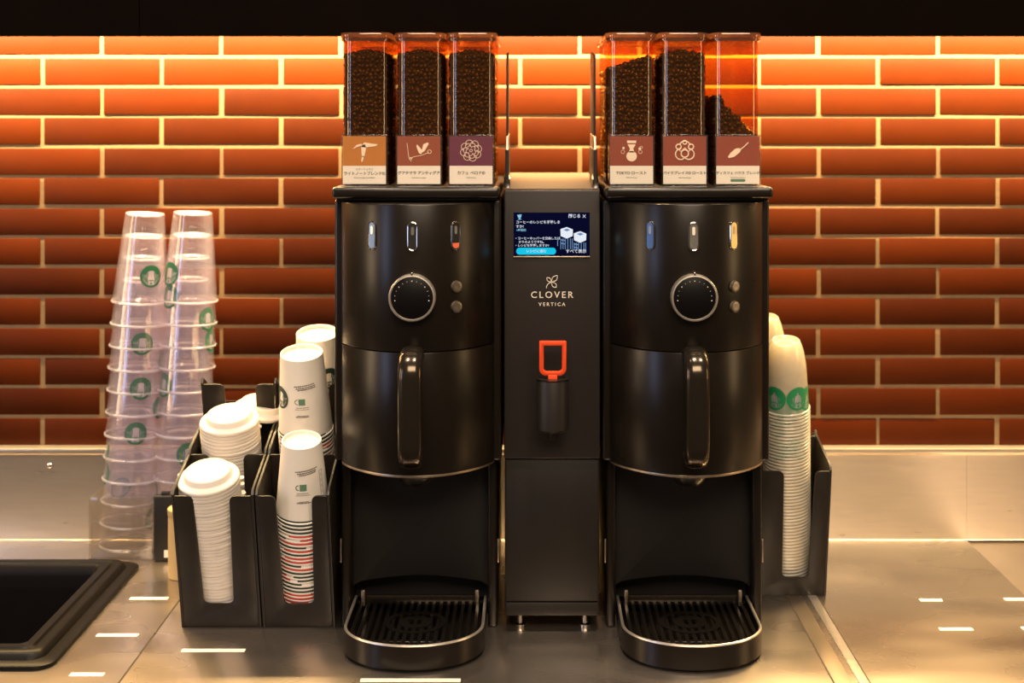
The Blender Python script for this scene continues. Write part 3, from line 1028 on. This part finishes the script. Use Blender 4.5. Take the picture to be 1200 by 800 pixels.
for i, (hx, colr, jp, jp0, en, ill, pile, lab, ts) in enumerate(HOPS):
    H = thing('bean_hopper', lab, 'canister', (hx, 2.198, 0.7215), 'bean hoppers on the brewers')
    link('jar', hop_body, H)
    L_ = link('lid', hop_lid, H)
    link('lid_rim', hop_rim, L_)
    link('lid_plug', hop_plug, L_)
    link('label_holder', hop_hold, H)
    b = N_(); box(b, -0.0345, 0.0345, -0.0100, -0.0092, 0.0325, 0.0800); card = obj('label_card', b, 'card_' + colr, H)
    link('card_base', card_low, card)
    ill(card)
    zt = 0.0200
    if jp0:
        text('lettering', jp0, 0.0040, 'p_ink', card, (0, -0.0101, 0.0268))
    text('lettering', jp, ts, 'p_ink', card, (0, -0.0101, zt + (0.0008 if not jp0 else 0)), offset=0.00013)
    text('lettering', en, 0.0030, 'p_ink', card, (0, -0.0101, 0.0135))
    if ill is ill_scoop:
        b = N_(); yprism(b, rounded_rect(-0.012, 0.012, 0.0070, 0.0112, 0.0020, 4), -0.0102, -0.0098); obj('green_badge', b, 'p_green_soft', card)
    nm = ['orange bird card', 'rust branch card', 'purple rose card', 'flask card', 'crown card', 'scoop card'][i]
    core = link('coffee_beans', pile[1], None, (hx, 2.198, 0.7215))
    core['kind'] = 'stuff'
    tag(core, ('dark roasted coffee beans inside the hopper with the ' + nm) if i < 5 else 'low sloping pile of coffee beans inside the hopper with the scoop card', 'coffee beans')
    mass = link('bean_mass', pile[0], core)
    mass['kind'] = 'stuff'

# ================================================================== ORGANIZERS
def organizer(name, label, x0, x1, Y0, alpha, tiers, slots, pitch):
    ta = math.tan(alpha)
    ca, sa = math.cos(alpha), math.sin(alpha)
    xc = (x0 + x1) / 2
    W = (x1 - x0) / 2
    O = thing(name, label, 'organizer', (xc, Y0, 0), 'cup and lid organizers')

    def fpt(k, u, v, d=0.0):
        """point on tier k front plane: u across, v height, d depth behind the face"""
        return Vector((u, k * pitch - v * ta + d * ca, v + d * sa))
    th = 0.004
    # side panels
    prof = [(0.0, 0.0)]
    for k, zt in enumerate(tiers):
        z = zt + 0.010
        prof.append((k * pitch - z * ta + 0.003, z - 0.008))
        prof.append((k * pitch - z * ta + 0.010, z))
        dy = pitch * 0.94
        zb = z + dy * math.tan(alpha)
        prof.append((k * pitch - z * ta + dy, min(zb, (tiers[k + 1] + 0.004) if k + 1 < len(tiers) else z - 0.05)))
    last = prof[-1]
    prof.append((len(tiers) * pitch, 0.0))
    for s in (-1, 1):
        b = N_()
        xprism(b, prof, s * W - th / 2 - s * th / 2, s * W + th / 2 - s * th / 2, 0.0008)
        obj('side_panel', b, 'holder', O)
    for k, zt in enumerate(tiers):
        sw, sv, sc = slots[k]
        w = W - 0.0045
        r = 0.010
        pts = [(-w, 0.002), (w, 0.002), (w, zt)]
        pts += [(sc + sw + r - r * math.sin(a), zt - r + r * math.cos(a)) for a in [PI / 2 * i / 5 for i in range(6)]]
        pts += [(sc + sw * 0.86 - r + r * math.cos(a), sv + r - r * math.sin(a)) for a in [PI / 2 * i / 5 for i in range(6)]]
        pts += [(sc - sw * 0.86 + r - r * math.sin(a), sv + r - r * math.cos(a)) for a in [PI / 2 * i / 5 for i in range(6)]]
        pts += [(sc - sw - r + r * math.sin(a), zt - r + r * math.cos(a)) for a in [PI / 2 * i / 5 for i in range(5, -1, -1)]][::1]
        pts += [(-w, zt)]
        b = N_()
        prism(b, pts, lambda u, v: fpt(k, u, v, 0.0), lambda u, v: fpt(k, u, v, th), 0.0007)
        obj('front_panel', b, 'holder', O)
        # tilted shelf the stack stands on
        b = N_()
        f0 = fpt(k, 0, 0.016, th)
        prism(b, [(-w, 0.0), (w, 0.0), (w, pitch * 0.93), (-w, pitch * 0.93)], lambda u, d: (u, f0.y + d * ca, f0.z + d * sa), lambda u, d: (u, f0.y + d * ca + 0.003 * sa, f0.z + d * sa - 0.003 * ca))
        obj('shelf', b, 'holder', O)
    k = len(tiers)
    b = N_()
    prism(b, [(-W + 0.0045, 0.002), (W - 0.0045, 0.002), (W - 0.0045, last[1] - 0.01), (-W + 0.0045, last[1] - 0.01)],
          lambda u, v: fpt(k, u, v, -0.012), lambda u, v: fpt(k, u, v, -0.009))
    obj('back_panel', b, 'holder', O)
    b = N_(); box(b, -W + 0.0042, W - 0.0042, 0.001, pitch * len(tiers) - 0.012, 0.0, 0.003); obj('base_panel', b, 'holder', O)
    return O


A16 = math.radians(16)
A12 = math.radians(12)
T3 = [0.232, 0.272, 0.372]
organizer('cup_organizer', 'three-tier black acrylic organizer filled with white drink lids', -0.5666, -0.4365, 2.2275, A16, T3,
          [(0.0285, 0.042, -0.002)] * 2 + [(0.0270, 0.10, 0.002)], 0.1175)
organizer('cup_organizer', 'three-tier black acrylic organizer filled with white paper cups', -0.4340, -0.3165, 2.2275, A16, T3,
          [(0.0285, 0.042, 0.002)] * 2 + [(0.0270, 0.10, 0.002)], 0.1175)
organizer('cup_organizer', 'black acrylic organizer holding hazy clear plastic cups beside a brewer', 0.3905, 0.5170, 2.3768, A12, [0.229, 0.262],
          [(0.0265, 0.034, 0.008), (0.0265, 0.06, 0.0)], 0.125)


# ------------------------------------------------------------------ stackable items
def frame(axis, spin):
    q = Vector(axis).to_track_quat('Z', 'Y')
    return q @ Quaternion((0, 0, 1), spin)


def place(o, p, axis, spin):
    o.rotation_mode = 'QUATERNION'
    o.rotation_quaternion = frame(axis, spin)
    o.location = p


def cup_shell(rr, rb, h, lip, recess, n=40):
    prof = [(rr - 0.001, 0.0005), (rr - 0.0006, -0.0005), (rr + lip * 0.6, -0.0003), (rr + lip, lip * 0.6), (rr + lip, lip * 1.3), (rr + lip * 0.4, lip * 2.0), (rr - 0.0002, lip * 2.1)]
    for i in range(1, 7):
        t = i / 6
        prof.append((rr + (rb - rr) * t, lip * 2.1 + (h - lip * 2.1) * t))
    prof += [(rb - 0.0012, h + 0.0005), (rb - 0.0026, h), (rb - 0.0032, h - recess), (0.0, h - recess)]
    b = N_()
    lathe(b, prof, n)
    return b


def cone_decal(polys, m, rfun, th0, z0, off=0.0004, name='print', sub=0.004):
    """2-D polygons (u, v in metres) wrapped on the round wall"""
    b = N_()
    for pl in polys:
        vs = [b.verts.new((u, v, 0)) for u, v in pl]
        try:
            b.faces.new(vs)
        except ValueError:
            pass
    bmesh.ops.triangulate(b, faces=b.faces[:])
    for _ in range(3):
        es = [e for e in b.edges if e.calc_length() > sub]
        if not es:
            break
        bmesh.ops.subdivide_edges(b, edges=es, cuts=1)
        bmesh.ops.triangulate(b, faces=b.faces[:])
    for v in b.verts:
        u, w = v.co.x, v.co.y
        z = z0 + w
        r = rfun(z) + off
        th = th0 + u / r
        v.co = Vector((r * math.cos(th), r * math.sin(th), z))
    return to_mesh(name, b, m)


def band(rfun, za, zb, th0, th1, m, off=0.0004, n=24):
    b = N_()
    A, C = [], []
    for i in range(n + 1):
        th = th0 + (th1 - th0) * i / n
        A.append(b.verts.new(((rfun(za) + off) * math.cos(th), (rfun(za) + off) * math.sin(th), za)))
        C.append(b.verts.new(((rfun(zb) + off) * math.cos(th), (rfun(zb) + off) * math.sin(th), zb)))
    for i in range(n):
        b.faces.new((A[i], A[i + 1], C[i + 1], C[i]))
    return to_mesh('stripe', b, m)


def ringpoly(r0, r1, a0, a1, n):
    out = []
    for i in range(n):
        p, q = math.radians(a0 + (a1 - a0) * i / n), math.radians(a0 + (a1 - a0) * (i + 1) / n)
        out.append([(r0 * math.cos(p), r0 * math.sin(p)), (r1 * math.cos(p), r1 * math.sin(p)), (r1 * math.cos(q), r1 * math.sin(q)), (r0 * math.cos(q), r0 * math.sin(q))])
    return out


def emblem(R, flip=1, dense=False):
    """round green emblem: wreath-like outer ring, wavy strands either side, small star and face-less centre"""
    P = ringpoly(0.80, 1.0, 0, 360, 36)
    P += ringpoly(0.52, 0.84, 195, 345, 14)
    for s in (-1, 1):
        for k in range(4):
            xo = 0.30 + 0.15 * k
            for i in range(6):
                v0, v1 = -0.55 + 0.2 * i, -0.55 + 0.2 * (i + 1)
                lim = math.sqrt(max(0, 0.80 - xo * xo))
                if abs(v1) > lim:
                    continue
                w0 = 0.04 * math.sin(v0 * 9 + k)
                w1 = 0.04 * math.sin(v1 * 9 + k)
                P.append([(s * (xo + w0), v0), (s * (xo + 0.105 + w0), v0), (s * (xo + 0.105 + w1), v1), (s * (xo + w1), v1)])
    if dense:
        P += ringpoly(0.34, 0.86, 200, 262, 8) + ringpoly(0.34, 0.86, 278, 340, 8) + ringpoly(0.55, 0.82, 150, 200, 6) + ringpoly(0.55, 0.82, 340, 390, 6)
    star = []
    for i in range(10):
        r = 0.17 if i % 2 == 0 else 0.075
        a = PI / 2 + PI * i / 5
        star.append((r * math.cos(a), 0.62 + r * math.sin(a)))
    P.append(star)
    P.append([(-0.2, 0.30), (0.2, 0.30), (0.26, 0.44), (0.1, 0.38), (0, 0.46), (-0.1, 0.38), (-0.26, 0.44)])
    return [[(u * R, flip * v * R) for u, v in pl] for pl in P]


# ---- lids
LR = 0.0495
b = N_()
lathe(b, [(LR - 0.0012, -0.0035), (LR, -0.0038), (LR + 0.0004, -0.0005), (LR - 0.0006, 0.0018), (LR - 0.003, 0.0028), (LR - 0.0075, 0.0036), (0.0392, 0.0040), (0.0384, 0.0052), (0.0372, 0.0128),
          (0.0358, 0.0142), (0.0338, 0.0146), (0.0325, 0.0134), (0.0, 0.0130)], 44)
lid_me = to_mesh('drink_lid', b, 'lid', 50)
b = N_()
zprism(b, [(LR - 0.004, -0.006), (LR + 0.0045, -0.0045), (LR + 0.0062, 0.0), (LR + 0.0045, 0.0045), (LR - 0.004, 0.006)], -0.0034, -0.0004, 0.0006)
tab_me = to_mesh('pull_tab', b, 'lid')
b = N_(); box(b, 0.0245, 0.0290, -0.0045, 0.0045, 0.0126, 0.0137); sip_me = to_mesh('sip_mark', b, 'lid')


def lid_stack(p0, p1, pitch, label, group, tab_top):
    p0, p1 = Vector(p0), Vector(p1)
    ax = (p1 - p0)
    n = int(ax.length / pitch)
    ax.normalize()
    for i in range(n + 1):
        o = link('drink_lid', lid_me)
        sp_ = random.uniform(0, 2 * PI) if i < n else tab_top
        if 0 < i < n:
            sp_ = random.uniform(0.2, PI - 0.2)
        j = Vector((random.uniform(-0.0005, 0.0005), random.uniform(-0.0005, 0.0005), 0))
        place(o, p0 + ax * pitch * i + j, ax, sp_)
        tag(o, label if i < n else 'topmost ' + label, 'lid', group)
        t = link('pull_tab', tab_me, o)
        if i == n:
            link('sip_hole', sip_me, o)


lid_stack((-0.5085, 2.276, 0.037), (-0.5180, 2.2030, 0.255), 0.00625, 'white plastic drink lid in the front stack of the lid organizer', 'lids in the front stack', PI * 0.95)
lid_stack((-0.5010, 2.388, 0.045), (-0.5065, 2.3060, 0.322), 0.00625, 'white plastic drink lid in the second stack of the lid organizer', 'lids in the second stack', PI * 0.5)
o = link('drink_lid', lid_me)
place(o, (-0.468, 2.392, 0.322), Vector((0.16, -0.20, 1)).normalized(), -0.35)
link('pull_tab', tab_me, o)
tag(o, 'single white lid with pull tab tilted behind the second lid stack', 'lid')

# ---- paper cups (stacked upside down)


def paper_cups(p0, p1, pitch, rr, rb, h, label, group, seed, emb_th=None, boxes=False, prints=True, spin_top=0.0):
    p0, p1 = Vector(p0), Vector(p1)
    ax = p1 - p0
    ntot = ax.length - h
    n = int(ntot / pitch)
    ax.normalize()
    lip = 0.0011

    def rf(z):
        t = max(0, min(1, (z - lip * 2.1) / (h - lip * 2.1)))
        return rr + (rb - rr) * t
    me = to_mesh('paper_cup', cup_shell(rr, rb, h, lip, 0.006), 'paper', 50)
    s1 = band(rf, 0.0028, 0.0056, 0.0, 2.6, 'p_red')
    s2 = band(rf, 0.0028, 0.0056, 2.9, 5.7, 'p_dark')
    rnd = random.Random(seed)
    tip = p1 - ax * h
    for i in range(n + 1):
        o = link('paper_cup', me)
        k = n - i
        spin = rnd.uniform(0, 2 * PI) if k > 0 else spin_top
        if 0 < k <= 2:
            spin = 0.5 + 0.25 * k
        place(o, tip - ax * pitch * k, ax, spin)
        tag(o, label if k else 'topmost ' + label, 'paper cup', group)
        link('stripe', s1, o)
        link('stripe', s2, o)
        if k == 0:
            th = -PI / 2 - spin_top
            if prints:
                # small print, recycling mark (C plus green square) and lines, as read with the cup upside down
                L = []
                zc = h * 0.50
                for r_, z_ in ((0, 0.026), (1, 0.0225), (2, 0.0195)):
                    x = -0.014 + 0.003 * r_
                    while x < 0.020:
                        w = rnd.uniform(0.0015, 0.004)
                        L.append([(x, z_ + 0.10 * x), (x + w, z_ + 0.10 * (x + w)), (x + w, z_ + 0.10 * (x + w) + 0.0018), (x, z_ + 0.10 * x + 0.0018)])
                        x += w + 0.0007
                for z_, x0, x1, hh in ((-0.0115, -0.012, 0.006, 0.0010), (-0.0145, -0.014, 0.008, 0.0008), (-0.0255, -0.010, 0.006, 0.0011), (-0.0280, -0.013, 0.008, 0.0018)):
                    x = x0
                    while x < x1:
                        w = rnd.uniform(0.0012, 0.003)
                        L.append([(x, z_), (x + w, z_), (x + w, z_ + hh), (x, z_ + hh)])
                        x += w + 0.0006
                link('small_print', cone_decal(L, 'p_ink', rf, th + 0.15, zc), o)
                q = [(-0.0075, -0.0065), (0.0035, -0.0065), (0.0035, 0.0045), (-0.0075, 0.0045)]
                link('green_square', cone_decal([q], 'p_green_soft', rf, th + 0.15, zc), o)
                link('c_mark', cone_decal([[(u - 0.0095, v - 0.001) for u, v in pl] for pl in ringpoly(0.0034, 0.0046, 80, 280, 10)], 'p_ink', rf, th + 0.15, zc), o)
            if boxes:
                Q = []
                for kx in range(5):
                    c = 0.020 - 0.0095 * kx
                    for a0, a1, c0, c1 in ((-0.0036, 0.0036, c - 0.0036, c - 0.0030), (-0.0036, 0.0036, c + 0.0030, c + 0.0036), (-0.0036, -0.0030, c - 0.0036, c + 0.0036), (0.0030, 0.0036, c - 0.0036, c + 0.0036)):
                        Q.append([(a0, c0), (a1, c0), (a1, c1), (a0, c1)])
                link('check_boxes', cone_decal(Q, 'p_ink', rf, th + 0.98, h * 0.48), o)
            if emb_th is not None:
                link('emblem', cone_decal(emblem(0.019, -1), 'p_dark', rf, th + emb_th, h * 0.50, name='emblem'), o)


paper_cups((-0.3735, 2.274, 0.030), (-0.3650, 2.190, 0.3150), 0.0068, 0.0435, 0.0315, 0.128,
           'white paper cup with red and green rim stripe in the front cup stack', 'paper cups in the front stack', 3, None, True)
paper_cups((-0.3765, 2.390, 0.042), (-0.3795, 2.278, 0.4400), 0.0068, 0.0455, 0.0352, 0.140,
           'larger white paper cup with round emblem in the middle cup stack', 'paper cups in the middle stack', 4, -0.95)
paper_cups((-0.3720, 2.505, 0.052), (-0.3700, 2.386, 0.4560), 0.0068, 0.0455, 0.0365, 0.140,
           'white paper cup in the rear cup stack against the brewer side', 'paper cups in the rear stack', 5, 0.55, False, False)


# ---- clear cups
def clear_cups(p0, p1, pitch, prof, rim_r, h, label, group, mat, emb, seed, spin_fn, faced=()):
    p0, p1 = Vector(p0), Vector(p1)
    ax = p1 - p0
    n = int(round((ax.length - h) / pitch))
    ax.normalize()
    b = N_()
    lathe(b, prof, 36)
    me = to_mesh('clear_cup', b, mat, 60)
    rim_mat = 'cup_rim' if mat == 'cup_clear' else 'cup_frost_rim'
    b = N_()
    lathe(b, [(r + 0.0003, z) for r, z in prof[1:6]], 36)
    rim_me = to_mesh('rim', b, rim_mat, 60)
    b = N_()
    lathe(b, [(r + 0.0002, z + 0.0002) for r, z in prof[-6:-2]], 36)
    base_me = to_mesh('base_ring', b, rim_mat, 60)

    def rf(z):
        for (r0, z0), (r1, z1) in zip(prof, prof[1:]):
            if z0 <= z <= z1 and z1 > z0:
                return r0 + (r1 - r0) * (z - z0) / (z1 - z0)
        return rim_r
    em = [cone_decal(emblem(e[0], -1, mat == 'cup_frost'), 'p_green_vivid' if mat == 'cup_frost' else 'p_green', rf, e[1], e[2], name='emblem', off=0.0004) for e in emb]
    back = [cone_decal([[(e[0] * 0.8 * math.cos(a), e[0] * 0.8 * math.sin(a)) for a in [2 * PI * i / 20 for i in range(20)]]], 'cup_rim', rf, e[1], e[2], name='emblem_ground', off=0.0002) for e in emb]
    rnd = random.Random(seed)
    tip = p1 - ax * h
    for k in range(n, -1, -1):
        o = link('clear_cup', me)
        place(o, tip - ax * pitch * k, ax, spin_fn(k, rnd))
        lab = label if k else 'topmost ' + label
        if k and mat == 'cup_clear' and faced:
            lab = label + (', round emblem facing out' if k in faced else ', emblem turned to the wall')
        tag(o, lab, 'plastic cup', group)
        link('rim', rim_me, o)
        if mat == 'cup_clear' or k == 0:
            link('base_ring', base_me, o)
        if k < 16:
            for e, g in zip(em, back):
                link('emblem_ground', g, o)
                link('emblem', e, o)
    return n


tall = [(0.0505, 0.0010), (0.0515, 0.0), (0.0540, 0.0003), (0.0548, 0.0020), (0.0540, 0.0040), (0.0522, 0.0045), (0.0518, 0.0090)]
tall += [(0.0518 + (0.0370 - 0.0518) * i / 6, 0.009 + 0.158 * i / 6) for i in range(1, 7)]
tall += [(0.0366, 0.1700), (0.0350, 0.1715), (0.0335, 0.1710), (0.0322, 0.1670), (0.0300, 0.1660), (0.0, 0.1660)]
def turned(d):
    return lambda k, r: math.radians(d[k]) if k in d else math.radians(r.uniform(110, 250))


spA = turned({0: -50, 3: -62, 4: 10, 5: -60, 6: -2, 7: -66, 11: -8})
spB = turned({2: -22, 3: -4, 4: 66, 6: 12, 7: -10, 8: -60, 9: -48})
clear_cups((-0.7735, 2.630, 0.010), (-0.7390, 2.628, 0.650), 0.0425, tall, 0.0518, 0.1715,
           'clear plastic cup in the stack inside the acrylic box', 'clear cups in the acrylic box', 'cup_clear', [(0.0210, -PI / 2, 0.055)], 21, spA, (3, 4, 5, 6, 7, 11))
clear_cups((-0.6740, 2.630, 0.001), (-0.6470, 2.628, 0.652), 0.0425, tall, 0.0518, 0.1715,
           'clear plastic cup in the stack beside the black case', 'clear cups in the free stack', 'cup_clear', [(0.0225, -PI / 2, 0.055)], 34, spB, (2, 3, 4, 6, 7, 8, 9))
dome = [(0.0385, 0.0008), (0.0392, 0.0), (0.0410, 0.0004), (0.0414, 0.0018), (0.0408, 0.0032), (0.0394, 0.0036), (0.0390, 0.0080)]
dome += [(0.0390 - 0.0035 * i / 4, 0.008 + 0.062 * i / 4) for i in range(1, 5)]
dome += [(0.0348, 0.080), (0.0330, 0.093), (0.0306, 0.105), (0.0278, 0.115), (0.0252, 0.1215), (0.0235, 0.1238), (0.0222, 0.1240), (0.0208, 0.1232), (0.0190, 0.1175), (0.0120, 0.1165), (0.0110, 0.1190), (0.0, 0.1190)]
spR = lambda k, r: 0.25 if k == 0 else r.uniform(0, 2 * PI)
clear_cups((0.4590, 2.428, 0.030), (0.4390, 2.338, 0.4520), 0.0061, dome, 0.039, 0.124,
           'hazy clear plastic cup with green print in the front stack of the holder', 'hazy cups in the front stack', 'cup_frost',
           [(0.0205, -PI / 2 - 0.75, 0.030), (0.0205, -PI / 2 + 0.35, 0.030), (0.0205, PI / 2, 0.030)], 8, spR)
clear_cups((0.4600, 2.553, 0.044), (0.4270, 2.476, 0.4720), 0.0061, dome, 0.039, 0.124,
           'hazy clear plastic cup in the rear stack of the holder by the wall', 'hazy cups in the rear stack', 'cup_frost', [], 9, spR)

# ================================================================== SMALL THINGS BEHIND THE LID ORGANIZER
ab = thing('acrylic_box', 'open clear acrylic box around the foot of a clear cup stack', 'box', (-0.770, 2.632, 0.0))
for nm, x0, x1, y0, y1, z0, z1 in (('front_wall', -0.058, 0.058, -0.056, -0.053, 0, 0.116), ('back_wall', -0.058, 0.058, 0.050, 0.053, 0, 0.116),
                                   ('side_wall', -0.061, -0.058, -0.056, 0.053, 0, 0.116), ('side_wall', 0.058, 0.061, -0.056, 0.053, 0, 0.116), ('bottom', -0.058, 0.058, -0.053, 0.050, 0, 0.003)):
    b = N_(); box(b, x0, x1, y0, y1, z0, z1, 0.0006); obj(nm, b, 'acrylic_thick', ab)
bx = thing('black_case', 'slim upright black case with small white sticker beside the acrylic box', 'case', (-0.6860, 2.5625, 0))
b = N_(); zprism(b, rounded_rect(-0.020, 0.022, 0, 0.014, 0.004, 3), 0, 0.124, 0.005, 3); obj('shell', b, 'black', bx)
b = N_(); box(b, 0.001, 0.0115, -0.0006, 0.0004, 0.008, 0.022); obj('sticker', b, 'tape', bx)
b = N_(); box(b, -0.006, 0.010, 0.002, 0.012, 0.122, 0.130, 0.002); obj('catch', b, 'black', bx)
tn = thing('beige_canister', 'beige cylindrical canister standing between the black case and lid organizer', 'canister', (-0.6270, 2.480, 0))
b = N_(); lathe(b, [(0.0, 0.0), (0.026, 0.0), (0.028, 0.002), (0.028, 0.1165), (0.0, 0.1165)], 36); obj('canister_body', b, 'beige', tn)
b = N_(); lathe(b, [(0.0284, 0.113), (0.0290, 0.114), (0.0290, 0.124), (0.027, 0.126), (0.0, 0.126)], 36); obj('canister_lid', b, 'beige', tn)
